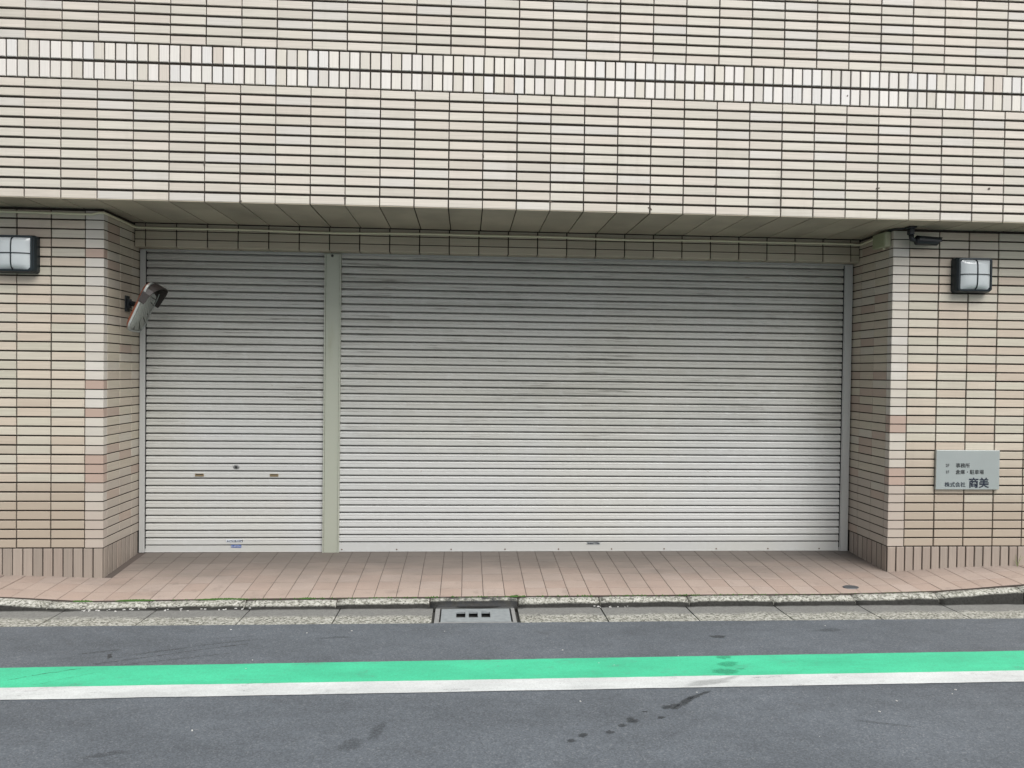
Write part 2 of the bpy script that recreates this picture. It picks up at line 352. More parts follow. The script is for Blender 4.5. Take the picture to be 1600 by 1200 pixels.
# piers
def build_pier(side):
    left = side < 0
    x0, x1 = (-9, XL-0.0045) if left else (XR+0.0045, 15)
    pier = section('pier', MB().box(x0, x1, DP+0.0105, 1.6, -0.3, 2.5965))
    pier['label'] = 'tiled pier left of the narrow shutter' if left else 'tiled pier right of the wide shutter'
    xj = (0.2490 if left else 6.3075)           # first long-tile joint on the front
    pst = MB(); base_z = 0.1711
    rows = 36
    for r_ in range(rows):
        z = base_z + (r_+0.5)*RP; h = 0.0555
        if r_ == rows-1: pass
        n = 0
        for c in range(40):
            x = xj - (c+0.5)*P if left else xj + (c+0.5)*P
            loc = (x+jit(), DP+jit(0.0008), z+jit(0.0008)); rot = (jr(0.004), jr(0.0015), jr(0.003))
            if c < (3 if left else 4): link('pier_tile', tile_mesh('pier_tile', 0.2258, h, M_pier), pier, loc, rot)
            elif c < 22: pst.tile(0.2285, h, mat=Matrix.Translation(loc))
        # corner tile: L-shaped
        key = ('corner', side)
        if key not in _tc:
            a = abs(XL-xj)-0.0035 if left else abs(XR-xj)-0.0035
            b = 0.056; t = 0.012; s = -1 if left else 1; c_ = 0.002; hh = 0.0585/2
            # outline in plan (x, y), corner at origin; front leg along s*x, return leg along +y
            out = [(s*a, t), (s*a, 0), (s*c_, 0), (0, c_), (0, b), (s*t, b), (s*t, t)]
            vs = [(px, py, -hh) for px, py in out]+[(px, py, hh) for px, py in out]; m = len(out)
            fs = [(i, (i+1) % m, (i+1) % m+m, i+m) for i in range(m)] + [tuple(range(m-1, -1, -1)), tuple(range(m, 2*m))]
            if not left: fs = [tuple(reversed(f)) for f in fs]
            fs = [tuple(reversed(f)) for f in fs] if left else fs
            me = mesh_from('corner_tile', vs, fs, [M_corner])
            bm = bmesh.new(); bm.from_mesh(me); bmesh.ops.recalc_face_normals(bm, faces=bm.faces); bm.to_mesh(me); bm.free(); _tc[key] = me
        link('corner_tile', _tc[key], pier, ((XL if left else XR)+jit(0.0006), DP+jit(0.0008), z), (0, 0, jr(0.002)))
        # tiles on the side facing the recess
        js = [DP+0.060, 0.552, 0.748, 0.93]
        for a, b in zip(js[:-1], js[1:]):
            w_ = b-a-0.005; y = (a+b)/2
            link('return_tile', tile_mesh('return_tile', w_, 0.0590, M_return), pier, ((XL if left else XR)+jit(0.0005), y, z+jit(0.0006)), (0, 0, math.pi/2 if left else -math.pi/2))
    if pst.v: pst.link('pier_tiles', M_pier, pier, kind='stuff')
    # plinth of upright tiles
    ph = 0.30; pz = base_z-0.004-ph/2; pp = 0.0693; pl = MB()
    cx = XL if left else XR; s = -1 if left else 1
    for q in range(60):
        x = cx + s*(q+0.5)*pp if q else cx + s*0.5*pp
        if q < (8 if left else 17): link('plinth_tile', tile_mesh('plinth_tile', 0.0600, ph, M_plinth), pier, (x+jit(0.0006), DP+jit(0.0006), pz), (jr(0.003), 0, jr(0.004)))
        else: pl.tile(0.0620, ph, mat=Matrix.Translation((x, DP, pz)))
    pl.link('plinth_tiles', M_plinth, pier, kind='stuff')
    y = DP+0.014
    for q in range(8):
        w_ = 0.0693
        link('plinth_tile', tile_mesh('plinth_tile', 0.0585, ph, M_plinth), pier, (cx, y+0.5*w_, pz), (0, 0, math.pi/2 if left else -math.pi/2)); y += w_
        if y > 0.86: break
    return pier
build_pier(-1); build_pier(1)

# lintel over the shutters
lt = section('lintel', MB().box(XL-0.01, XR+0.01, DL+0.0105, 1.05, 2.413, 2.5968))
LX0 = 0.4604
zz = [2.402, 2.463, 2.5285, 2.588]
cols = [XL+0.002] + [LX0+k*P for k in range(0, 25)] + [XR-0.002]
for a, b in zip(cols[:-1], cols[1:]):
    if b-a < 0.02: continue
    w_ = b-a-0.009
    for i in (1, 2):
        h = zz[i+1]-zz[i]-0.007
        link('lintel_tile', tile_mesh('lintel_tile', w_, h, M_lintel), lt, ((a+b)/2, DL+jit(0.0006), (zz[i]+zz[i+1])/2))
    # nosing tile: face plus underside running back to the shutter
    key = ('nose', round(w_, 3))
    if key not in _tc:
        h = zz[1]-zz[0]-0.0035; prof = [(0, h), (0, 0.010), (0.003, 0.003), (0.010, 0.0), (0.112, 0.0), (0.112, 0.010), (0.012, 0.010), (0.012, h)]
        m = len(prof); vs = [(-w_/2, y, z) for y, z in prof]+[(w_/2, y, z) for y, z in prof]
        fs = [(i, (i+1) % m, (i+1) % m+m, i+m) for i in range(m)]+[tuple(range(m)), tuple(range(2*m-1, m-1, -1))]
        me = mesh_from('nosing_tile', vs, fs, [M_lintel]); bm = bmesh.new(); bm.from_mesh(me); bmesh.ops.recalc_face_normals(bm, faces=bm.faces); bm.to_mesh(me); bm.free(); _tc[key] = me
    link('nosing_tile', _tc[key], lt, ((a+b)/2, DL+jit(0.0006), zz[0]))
# wall closing the recess behind the shutters
section('recess_wall', MB().box(XL-0.012, XR+0.012, 1.06, 1.3, -0.3, 2.6))

# ------------------------------------------------------------------ shutters
YS = 0.895
M_brass = plain('aged brass', (0.33, 0.25, 0.14, 1), 0.4, 0.6)
M_lockm = plain('lock steel', (0.30, 0.30, 0.30, 1), 0.35, 0.8); M_black = plain('black rubber', (0.02, 0.02, 0.02, 1), 0.6)
M_rust = plain('rusty bolt', (0.12, 0.08, 0.06, 1), 0.8)
M_stg = plain('grey label film', (0.36, 0.38, 0.38, 1), 0.4); M_stw = plain('white label film', (0.62, 0.66, 0.72, 1), 0.4); M_stb = plain('blue print', (0.05, 0.12, 0.42, 1), 0.4); M_stk = plain('black print', (0.03, 0.035, 0.06, 1), 0.4)
M_steel = mat_paint('bare edge steel', (0.30, 0.30, 0.29, 1), 0.35, 0.2, metal=0.6)
def slat_mesh(w, pitch, seed=0):
    # cross-section (depth towards viewer, z) of one interlocking slat, bottom lip to top shoulder
    prof = [(-0.026, 0.0), (0.0105, 0.0004), (0.0130, 0.0026), (0.0133, 0.006), (0.0118, 0.024), (0.0100, 0.0262), (0.0098, 0.0285), (0.0118, 0.031), (0.0108, 0.0415), (0.0085, 0.0458), (0.0045, 0.0482), (-0.002, 0.0494), (-0.026, 0.0496), (-0.026, 0.0602)]
    sc_ = pitch/0.0600; vs = []; N = 12; n = len(prof)
    for i in range(N+1):
        x = -w/2+w*i/N; e = math.sin(math.pi*i/N)
        dz = e*(0.0011*mnoise.noise(Vector((x*1.7, seed*5.3, 0)))-0.0004*w/4); dy = e*0.0022*mnoise.noise(Vector((x*2.3, seed*9.1, 4)))
        vs += [(x, -d+dy, z*sc_+dz) for d, z in prof]
    fs = [(k*n+i, (k+1)*n+i, (k+1)*n+i+1, k*n+i+1) for k in range(N) for i in range(n-1)]
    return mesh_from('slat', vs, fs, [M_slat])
def shutter(xa, xb, zbot, n, pitch, label):
    t = link('roller_shutter', None, loc=((xa+xb)/2, YS, 0), label=label, cat='shutter')
    w = xb-xa; mes = [slat_mesh(w+0.02, pitch, q) for q in range(5)]
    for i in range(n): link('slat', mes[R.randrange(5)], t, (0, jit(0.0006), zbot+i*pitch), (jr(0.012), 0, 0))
    return t
wn = shutter(0.427, 1.822, 0.059, 40, 0.0595, 'narrow grey roller shutter with keyhole and two brass finger slots')
ww = shutter(1.945, 6.099, 0.0825, 39, 0.0600, 'wide pale grey roller shutter, closed, with long horizontal slats')
# bottom bars
pb = MB(); pb.box(-0.6975, 0.6975, -0.012, 0.012, 0.008, 0.0510); pb.box(-0.6975, 0.6975, -0.020, 0.012, 0.0, 0.0078)
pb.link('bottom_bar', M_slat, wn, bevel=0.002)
pb = MB(); pb.box(-2.077, 2.077, -0.011, 0.012, 0.010, 0.0735); pb.box(-2.077, 2.077, -0.018, 0.012, 0.0, 0.0098)
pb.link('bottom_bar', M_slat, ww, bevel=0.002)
def disc_geo(r, d, n=12): 
    vs = [(r*math.cos(2*math.pi*i/n), 0, r*math.sin(2*math.pi*i/n)) for i in range(n)]+[(r*0.8*math.cos(2*math.pi*i/n), -d, r*0.8*math.sin(2*math.pi*i/n)) for i in range(n)]
    return vs, [(i, i+n, (i+1) % n+n, (i+1) % n) for i in range(n)]+[tuple(range(n, 2*n))]
me = mesh_from('bolt', *disc_geo(0.006, 0.005), [M_rust])
x = 1.97
while x < 6.08:
    link('bolt', me, ww, (x-4.022, -0.011, 0.017)); x += 0.440
# rubber draught strips at the slat ends
for sh, hw, top in ((wn, 0.6975, 2.40), (ww, 2.077, 2.40)):
    for s in (-1, 1):
        MB().box(s*hw-0.004, s*hw+0.004, -0.018, 0.006, 0.03, top).link('edge_seal', M_gasket, sh)
# head strip
for sh, hw in ((wn, 0.6975), (ww, 2.077)):
    MB().box(-hw, hw, -0.020, -0.012, 2.388, 2.401).link('head_strip', M_rail, sh)
# lock and slots on the narrow shutter
cxn = (0.427+1.822)/2
lk = MB(); vs, fs = disc_geo(0.017, 0.004, 20); lk.add([(x*1.5, y, z) for x, y, z in vs], fs)
lo = lk.link('lock', M_lockm, wn, loc=(1.132-cxn, -0.0125, 0.680))
vs, fs = disc_geo(0.010, 0.003, 16); MB().add(vs, fs).link('keyhole', M_black, lo, loc=(0, -0.0042, 0))
for x in (0.846, 1.430):
    g = MB(); g.box(-0.034, 0.034, -0.004, 0.001, -0.011, 0.011)
    h_ = g.link('finger_slot', M_brass, wn, loc=(x-cxn, -0.0135, 0.617), bevel=0.002)
    MB().box(-0.028, 0.028, -0.0008, 0.001, 0.001, 0.008).link('slot_opening', M_black, h_, loc=(0, -0.0042, 0))
# little maker's stickers, print too small to read
def sticker(parent, loc, w, h, base, ink, seed, rows=1, tilt=0.0, blocks=8):
    rr = random.Random(seed)
    s_ = MB().box(-w/2, w/2, 0, 0.0008, -h/2, h/2).link('sticker', base, parent, loc=loc, rot=(0, tilt, 0))
    g = MB()
    for q in range(rows):
        zc = h/2 - (q+0.5)*h/rows; x = -w/2+w*0.04
        while x < w/2*0.9:
            cw = w/blocks*rr.uniform(0.5, 0.9); hh = h/rows*0.32
            for _ in range(3):
                if rr.random() < 0.5: zz_ = zc+rr.uniform(-hh, hh*0.6); g.box(x, x+cw, -0.0004, 0, zz_, zz_+hh*0.6)
                else: xx = x+rr.uniform(0, cw*0.7); g.box(xx, xx+cw*0.34, -0.0004, 0, zc-hh, zc+hh)
            x += cw*1.18
    g.link('print', ink, s_, loc=(0, -0.0006, 0))
sticker(wn, (1.120-cxn, -0.0145, 0.089), 0.125, 0.022, M_stw, M_stk, 3)
sticker(wn, (1.135-cxn, -0.0145, 0.046), 0.080, 0.020, M_stb, M_stw, 4, tilt=0.02)
sticker(ww, (4.019-4.022, -0.0128, 0.064), 0.110, 0.024, M_stg, M_stk, 5, blocks=6)

# centre post and guide rails
cp = link('centre_post', None, loc=(1.8835, 0.875, 0), label='sage grey painted steel post between the narrow and wide shutters', cat='post')
g = MB(); g.box(-0.0540, 0.0540, -0.012, 0.0, 0.0, 2.402); g.box(-0.0540, 0.0540, 0.0, 0.012, 0, 2.402)
g = MB(); g.box(-0.0545, 0.0545, -0.010, 0.060, -0.005, 2.3985); g.link('post_face', M_post, cp, bevel=0.003)
for s in (-1, 1):
    MB().box(s*0.0605-0.0055, s*0.0605+0.0055, -0.016, 0.058, -0.005, 2.3975).link('post_lip', M_post, cp, bevel=0.0015)
g = MB(); vs, fs = disc_geo(0.011, 0.006, 12); g.add(vs, fs); g.link('stop_bolt', M_black, cp, loc=(-0.005, -0.010, 2.378))
rl = link('guide_rail', None, loc=(0.405, 0.875, 0), label='slim grey steel guide rail along the left edge of the narrow shutter', cat='rail', group='guide rails of the roller shutters')
MB().box(-0.021, 0.021, -0.008, 0.05, 0, 2.3985).link('rail_channel', M_rail, rl, bevel=0.002)
MB().box(0.006, 0.010, -0.0105, -0.0075, 0.0, 2.398).link('rail_bead', M_rail, rl)
rl = link('guide_rail', None, loc=(6.137, 0.875, 0), label='broad grey steel guide rail between the wide shutter and the right pier', cat='rail', group='guide rails of the roller shutters')
MB().box(-0.0300, 0.0310, -0.008, 0.05, 0, 2.3985).link('rail_channel', M_rail, rl, bevel=0.002)
MB().box(-0.0372, -0.0308, -0.003, 0.05, 0, 2.398).link('rail_lip', M_rail, rl)
MB().box(0.010, 0.014, -0.0105, -0.0075, 0.0, 2.398).link('rail_bead', M_rail, rl)

# ------------------------------------------------------------------ pavement
KX = [-1.5, -0.6, 0.0, 0.45, 1.0, 1.6, 3.3, 5.0, 5.46, 5.94, 6.27, 6.55, 6.78, 7.0, 7.6, 9]
KZ = [0.02, -0.02, -0.048, -0.076, -0.070, -0.066, -0.060, -0.057, -0.058, -0.050, -0.042, -0.025, -0.008, 0.006, 0.035, 0.05]
PX = [-1.5, -0.33, 0.02, 0.37, 1.5, 5.2, 6.18, 6.76, 7.27, 9]
PZ = [0.01, -0.021, -0.032, -0.046, -0.034, -0.030, -0.026, 0.010, 0.024, 0.05]
YK = -0.128
def fz(x, y):
    zk = interp(x, KX, KZ); zp = interp(x, PX, PZ)
    if y >= 0.3: return zp*(0.9-y)/0.6
    return zk + (zp-zk)*(y-YK)/(0.3-YK)
g = MB(); xs = [-9+0.075*i for i in range(321)]; ys = [YK+0.002, 0.0, 0.15, 0.3, 0.45, 0.6, 0.75, 1.06]
vs = [(x, y, fz(x, y)-0.0026) for y in ys for x in xs]; n = len(xs)
fs = [(j*n+i, j*n+i+1, (j+1)*n+i+1, (j+1)*n+i) for j in range(len(ys)-1) for i in range(n-1)]
vs += [(x, YK+0.002, -0.2) for x in xs]; b = len(ys)*n; fs += [(b+i, b+i+1, i+1, i) for i in range(n-1)]
pave = link('pavement', mesh_from('pavement', vs, fs, [M_grout]), kind='structure', label='strip of small salmon tiles in front of the shutters, sloping to the kerb')
FP = 0.1475; fst = MB(); cnt = 0
ROWS = [YK+0.0005+FP*i for i in range(8)]
cand = []
for j in range(7):
    for i in range(-60, 55):
        x = 2.648+(i+0.5)*FP; y = YK+(j+0.5)*FP
        yw = FP-0.0050
        if j >= 3:
            if x < XL+0.05 or x > XR-0.05: continue
        if j == 2 and not (XL < x < XR) and y > DP: continue
        cand.append((x, y, yw))
def seen(x, y): return -0.25 < x-(0.12 if y > 0.2 else 0) and x < 7.1 and (x > 0.0)
vis_t = [c for c in cand if -0.15 < c[0] < 7.15]
vis_t.sort(key=lambda c: c[1])
keep = set(id(c) for c in vis_t[:300])
for c in cand:
    x, y, yw = c
    e = 0.02; gx = (fz(x+e, y)-fz(x-e, y))/(2*e); gy = (fz(x, y+e)-fz(x, y-e))/(2*e)
    loc = (x, y, fz(x, y)+R.uniform(-0.0004, 0.0008)); rot = (-math.pi/2+math.atan(gy)+jr(0.003), -math.atan(gx)+jr(0.003), jr(0.002))
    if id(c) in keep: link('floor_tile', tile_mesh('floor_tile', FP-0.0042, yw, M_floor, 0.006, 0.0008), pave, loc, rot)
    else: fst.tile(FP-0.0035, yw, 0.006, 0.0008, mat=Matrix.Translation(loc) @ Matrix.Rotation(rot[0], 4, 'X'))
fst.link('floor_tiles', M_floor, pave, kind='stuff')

# ------------------------------------------------------------------ kerb, gutter
GZ = -0.104
kerb = link('kerb', None, kind='structure', label='low rounded aggregate kerb, dropped in front of the shutters')
KJ = [0.268, 0.891, 1.517, 2.114, 2.731, 3.323, 3.877, 4.489, 5.076, 5.655, 6.252, 6.86]
KJ = [0.268-0.6*i for i in range(14, 0, -1)] + KJ + [6.86+0.6*i for i in range(1, 13)]
for a, b in zip(KJ[:-1], KJ[1:]):
    a += 0.0045; b -= 0.0045; vs = []; m = 8
    stained = 2.6 < a < 2.8
    yj = R.uniform(-0.003, 0.003); zj = R.uniform(-0.003, 0.002)
    prof = [(0.0, -0.16, 0), (0.0, -0.008, 1), (-0.006, 0.0005, 1), (-0.024, -0.0015, 1), (-0.044, -0.0085, 1), (-0.062, -0.0185, 1), (-0.078, -0.031, 1), (-0.090, None, 0)]
    N = 9
    for i in range(N):
        x = a+(b-a)*i/(N-1); ed = 0.004 if i in (0, N-1) else 0
        zt = interp(x, KX, KZ)+zj-0.003
        for (yy, dz, kk) in prof:
            z = (GZ-0.03) if dz is None else (zt+dz-ed if dz > -0.1 else zt+dz)
            wob = 0.003*mnoise.noise(Vector((x*9, yy*20, z*20)))
            vs.append((x, YK-0.019+yy*1.0+yj+(wob if kk else 0), z+(wob if kk else 0)))
    fs = [(i*m+j, (i+1)*m+j, (i+1)*m+j+1, i*m+j+1) for i in range(N-1) for j in range(m-1)]
    fs += [tuple(range(m)), tuple(range(N*m-1, (N-1)*m-1, -1))]
    if stained:
        pass
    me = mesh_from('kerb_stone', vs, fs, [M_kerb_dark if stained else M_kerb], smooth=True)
    bm = bmesh.new(); bm.from_mesh(me); bmesh.ops.recalc_face_normals(bm, faces=bm.faces); bm.to_mesh(me); bm.free()
    o = link('kerb_stone', me, kerb)
    if stained: o['label'] = 'dark stained kerb stone above the drain'
gut = link('gutter', None, kind='structure', label='concrete gutter blocks with exposed aggregate along the road')
GJo = [0.388, 0.968, 1.564, 2.146, 2.760, None, 3.312, 3.874, 4.460, 5.074, 5.666, 6.262, 6.862]
def gut_block(a, b):
    a += 0.0045; b -= 0.0045; vs = []; N = 7; prof = [(-0.205, -0.014), (-0.215, GZ*0-0.0), (-0.36, 0.001), (-0.565, 0.006), (-0.585, -0.05)]
    zs = [-0.14, GZ-0.002, GZ+0.001, GZ+0.006, -0.16]; ysv = [-0.19, -0.195, -0.36, -0.568, -0.575]; m = 5
    for i in range(N):
        x = a+(b-a)*i/(N-1)
        for yy, z in zip(ysv, zs): vs.append((x, yy, z+0.0015*mnoise.noise(Vector((x*4, yy*5, 0)))-(0.003 if i in (0, N-1) else 0)))
    fs = [(i*m+j, (i+1)*m+j, (i+1)*m+j+1, i*m+j+1) for i in range(N-1) for j in range(m-1)] + [tuple(range(m)), tuple(range(N*m-1, (N-1)*m-1, -1))]
    me = mesh_from('gutter_block', vs, fs, [M_gutter]); bm = bmesh.new(); bm.from_mesh(me); bmesh.ops.recalc_face_normals(bm, faces=bm.faces); bm.to_mesh(me); bm.free()
    link('gutter_block', me, gut)
allj = [0.388-0.59*i for i in range(14, 0, -1)] + GJo + [6.862+0.6*i for i in range(1, 13)]
for a, b in zip(allj[:-1], allj[1:]):
    if a is None or b is None: continue
    gut_block(a, b)
M_bed = plain('gutter bed mortar', (0.07, 0.07, 0.065, 1), 0.9)
MB().box(-9, 15, -0.57, -0.10, -0.5, -0.135).link('gutter_bed', M_bed, gut)

# drain cover with three square openings
M_iron = plain('worn drain steel', (0.34, 0.375, 0.39, 1), 0.5, 0.1, 25, 0.5, 0.3)
dr = link('drain_cover', None, loc=(3.036, -0.39, GZ+0.006), label='flat grey metal drain cover with three square holes set in the gutter', cat='drain cover')
X = [-0.222, -0.125, -0.067, -0.045, 0.013, 0.036, 0.093, 0.222]; Yv = [-0.145, -0.062, 0.048, 0.108]
g = MB()
for i in range(7):
    for j in range(3):
        if j == 1 and i in (1, 3, 5): 
            x0_, x1_, y0_, y1_ = X[i], X[i+1], Yv[j], Yv[j+1]
            # inner walls of the opening
            g.add([(x0_,y0_,0),(x1_,y0_,0),(x1_,y1_,0),(x0_,y1_,0),(x0_,y0_,-0.012),(x1_,y0_,-0.012),(x1_,y1_,-0.012),(x0_,y1_,-0.012)], [(0,1,5,4),(1,2,6,5),(2,3,7,6),(3,0,4,7)]); continue
        g.add([(X[i],Yv[j],0),(X[i+1],Yv[j],0),(X[i+1],Yv[j+1],0),(X[i],Yv[j+1],0)], [(0,1,2,3)])
g.add([(-0.222,-0.145,0),(0.222,-0.145,0),(0.222,0.108,0),(-0.222,0.108,0),(-0.222,-0.145,-0.012),(0.222,-0.145,-0.012),(0.222,0.108,-0.012),(-0.222,0.108,-0.012)], [(0,4,5,1),(1,5,6,2),(2,6,7,3),(3,7,4,0)])
g.link('cover_plate', M_iron, dr)
g = MB(); g.box(-0.262, -0.232, -0.168, 0.118, -0.03, 0.0005); g.box(0.232, 0.256, -0.168, 0.118, -0.03, 0.0005); g.box(-0.2315, 0.2315, -0.170, -0.154, -0.03, 0.0015)
g.link('frame', plain('galvanised frame', (0.34, 0.345, 0.34, 1), 0.6, 0.2, 40, 0.4), dr, bevel=0.0015)
MB().box(-0.23, 0.23, -0.155, 0.16, -0.034, -0.030).link('pit', M_gasket, dr)
MB().box(-0.258, 0.252, 0.120, 0.205, -0.03, -0.004).link('silt', plain('wet silt', (0.085, 0.09, 0.09, 1), 0.6, 0, 30, 0.6, 0.3), dr)
# flat black sheet painted as the shade in the inlet mouth under the kerb
g = MB(); n = 14; vs = []
for i in range(n+1):
    t = i/n; x = -0.13+0.29*t; d = 0.036*math.sin(math.pi*t)**0.6
    vs += [(x, 0.190, -0.001), (x, 0.190-0.030-d, -0.002)]
g.add(vs, [(2*i, 2*i+1, 2*i+3, 2*i+2) for i in range(n)]); g.link('inlet_mouth', mat_paint('inlet shade black', (0.012, 0.012, 0.012, 1), 0.5, 0), dr)

# ------------------------------------------------------------------ road
g = MB(); n = 400; RZ = -0.096
xe = [-9+24*i/n for i in range(n+1)]
vs = [(x, -0.562+0.005*mnoise.noise(Vector((x*7, 0, 0)))+0.003*mnoise.noise(Vector((x*31, 3, 0))), RZ) for x in xe] + [(x, -9.0, RZ) for x in xe] + [(x, -0.560, RZ-0.03) for x in xe]
fs = [(n+1+i, n+2+i, i+1, i) for i in range(n)] + [(i, i+1, 2*n+3+i, 2*n+2+i) for i in range(n)]
link('road', mesh_from('road', vs, fs, [M_asphalt]), kind='structure', label='smooth blue grey asphalt of the narrow street')
g = MB(); g.add([(-60, -60, -0.5), (60, -60, -0.5), (60, 60, -0.5), (-60, 60, -0.5)], [(0, 1, 2, 3)]); g.link('ground', M_asphalt, kind='structure', label='ground under and around the street')
def stripe(name, y0l, y0r, y1l, y1r, mat, label, z, seed):
    n = 500; vs = []
    for i in range(n+1):
        x = -9+24*i/n; t = (x-0.6)/5.4
        w1 = 0.0035*mnoise.noise(Vector((x*3, seed, 0)))+0.0025*mnoise.noise(Vector((x*25, seed, 1)))
        w2 = 0.0035*mnoise.noise(Vector((x*3, seed, 5)))+0.0025*mnoise.noise(Vector((x*25, seed, 6)))
        vs += [(x, y0l+(y0r-y0l)*t+w1, z), (x, y1l+(y1r-y1l)*t+w2, z)]
    link(name, mesh_from(name, vs, [(2*i, 2*i+1, 2*i+3, 2*i+2) for i in range(n)], [mat]), kind='structure', label=label)
stripe('green_road_stripe', -1.197, -1.121, -1.450, -1.399, M_green, 'bright green painted band on the asphalt', RZ+0.002, 1)
stripe('white_road_line', -1.448, -1.397, -1.587, -1.533, M_white, 'white painted line along the green band', RZ+0.0036, 2)
# wet marks
def blob(x, y, a, b, rot, z, mat, seed, name='wet_mark'):
    n = 26; vs = [(x, y, z)]
    for f_ in (0.55, 0.8, 1.0, 1.2):
        for i in range(n):
            th = 2*math.pi*i/n; k_ = 1+0.5*mnoise.noise(Vector((math.cos(th)*1.6, math.sin(th)*1.6, seed*3.1)))+0.35*mnoise.noise(Vector((math.cos(th)*4, math.sin(th)*4, seed)))
            px, py = a*f_*k_*math.cos(th), b*f_*k_*math.sin(th)
            vs.append((x+px*math.cos(rot)-py*math.sin(rot), y+px*math.sin(rot)+py*math.cos(rot), z))
    return vs, [(0, i+1, (i+1) % n+1) for i in range(n)]+[(1+q*n+i, 1+(q+1)*n+i, 1+(q+1)*n+(i+1) % n, 1+q*n+(i+1) % n) for q in range(3) for i in range(n)]
def fade(o):
    me = o.data; at = me.attributes.new('fade', 'FLOAT', 'POINT')
    for i in range(len(me.vertices)):
        q = i % 105; at.data[i].value = 1.0 if q < 27 else (0.9 if q < 53 else (0.55 if q < 79 else 0.0))
wm = MB(); wg = MB(); wf = MB()
for i, (x, y, a, b, r_) in enumerate([(4.470, -0.842, 0.050, 0.020, 0.0), (4.02, -1.70, 0.085, 0.016, 0.75), (4.10, -1.64, 0.075, 0.014, 0.6), (3.945, -1.755, 0.045, 0.028, 0.2), (3.86, -1.86, 0.02, 0.012, 0.2), (3.72, -1.885, 0.03, 0.02, 0.3), (3.665, -1.93, 0.022, 0.012, 0.3), (3.60, -1.99, 0.018, 0.014, 0.3), (3.48, -2.01, 0.022, 0.016, 0.3), (3.42, -2.06, 0.02, 0.014, 0.3), (3.80, -1.80, 0.012, 0.008, 0.0), (1.05, -1.05, 0.012, 0.04, 0.4)]):
    wm.add(*blob(x, y, a, b, r_, RZ+0.0010, 0, i+1))
for i, (x, y, a, b, r_) in enumerate([(4.395, -1.165, 0.045, 0.024, 0.2), (4.385, -1.26, 0.050, 0.026, 0.1), (4.335, -1.365, 0.055, 0.032, 0.0), (4.43, -1.33, 0.02, 0.008, 0.0)]):
    wg.add(*blob(x, y, a, b, r_, RZ+0.0032, 0, i+21))
for i, (x, y, a, b, r_) in enumerate([(4.22, -1.49, 0.13, 0.030, 0.3)]):
    wf.add(*blob(x, y, a, b, r_, RZ+0.0048, 0, i+41))
wo = MB()
for i, (x, y, a, b, r_) in enumerate([(2.49, -2.06, 0.06, 0.035, 0.5), (2.59, -1.95, 0.025, 0.08, -0.2), (1.52, -2.10, 0.07, 0.02, 0.3), (4.85, -1.95, 0.12, 0.012, -0.3), (1.30, -0.98, 0.16, 0.012, 0.35), (1.62, -0.86, 0.14, 0.010, 0.3), (0.98, -0.98, 0.10, 0.015, 0.3), (5.2, -0.75, 0.12, 0.03, 0.1), (2.2, -0.80, 0.10, 0.02, 0.1)]):
    wo.add(*blob(x, y, a, b, r_, RZ+0.0007, 0, i+90))
fade(wo.link('old_stains', M_wet_faint, kind='stuff', label='faint old stains on the asphalt'))
o1 = wm.link('wet_marks', M_wet, kind='stuff', label='dark drips dried into the asphalt'); o2 = wg.link('wet_prints', M_wet_green, kind='stuff', label='darker wet prints on the green band'); o3 = wf.link('scuffs', M_wet_faint, kind='stuff', label='faint grey scuff on the white line')
for o_ in (o1, o2, o3): fade(o_)
# hairline cracks (thin ragged strips)
def crack(pts, w, z, mb, seed):
    rr = random.Random(seed); P_ = []
    for (x0_, y0_), (x1_, y1_) in zip(pts[:-1], pts[1:]):
        for i in range(14):
            t = i/14; P_.append((x0_+(x1_-x0_)*t+rr.uniform(-0.006, 0.006), y0_+(y1_-y0_)*t+rr.uniform(-0.005, 0.005)))
    vs = []
    for (x, y) in P_: 
        ww_ = w*rr.uniform(0.1, 1.0); vs += [(x, y-ww_, z), (x, y+ww_, z)]
    mb.add(vs, [(2*i, 2*i+2, 2*i+3, 2*i+1) for i in range(len(P_)-1)])
cr = MB()
crack([(1.02, -1.16), (1.25, -1.07), (1.55, -0.95), (1.80, -0.86)], 0.0035, RZ+0.0010, cr, 1)
crack([(1.18, -1.17), (1.42, -1.10), (1.70, -1.02)], 0.0025, RZ+0.0010, cr, 2)
crack([(1.5, -0.79), (1.75, -0.76)], 0.0012, RZ+0.0010, cr, 3)
crack([(2.9, -1.80), (3.0, -1.9), (3.05, -2.1)], 0.001, RZ+0.0010, cr, 4)
cr.link('cracks', plain('crack shadow', (0.03, 0.03, 0.032, 1), 0.9), kind='stuff', label='fine cracks in the asphalt')
cg = MB(); crack([(0.70, -1.36), (0.80, -1.30), (1.00, -1.21)], 0.003, RZ+0.0031, cg, 5); crack([(0.86, -1.42), (1.0, -1.33), (1.1, -1.27)], 0.0016, RZ+0.0031, cg, 8)
cg.link('paint_cracks', plain('worn crack', (0.05, 0.12, 0.09, 1), 0.9), kind='stuff', label='dark cracks through the green band')

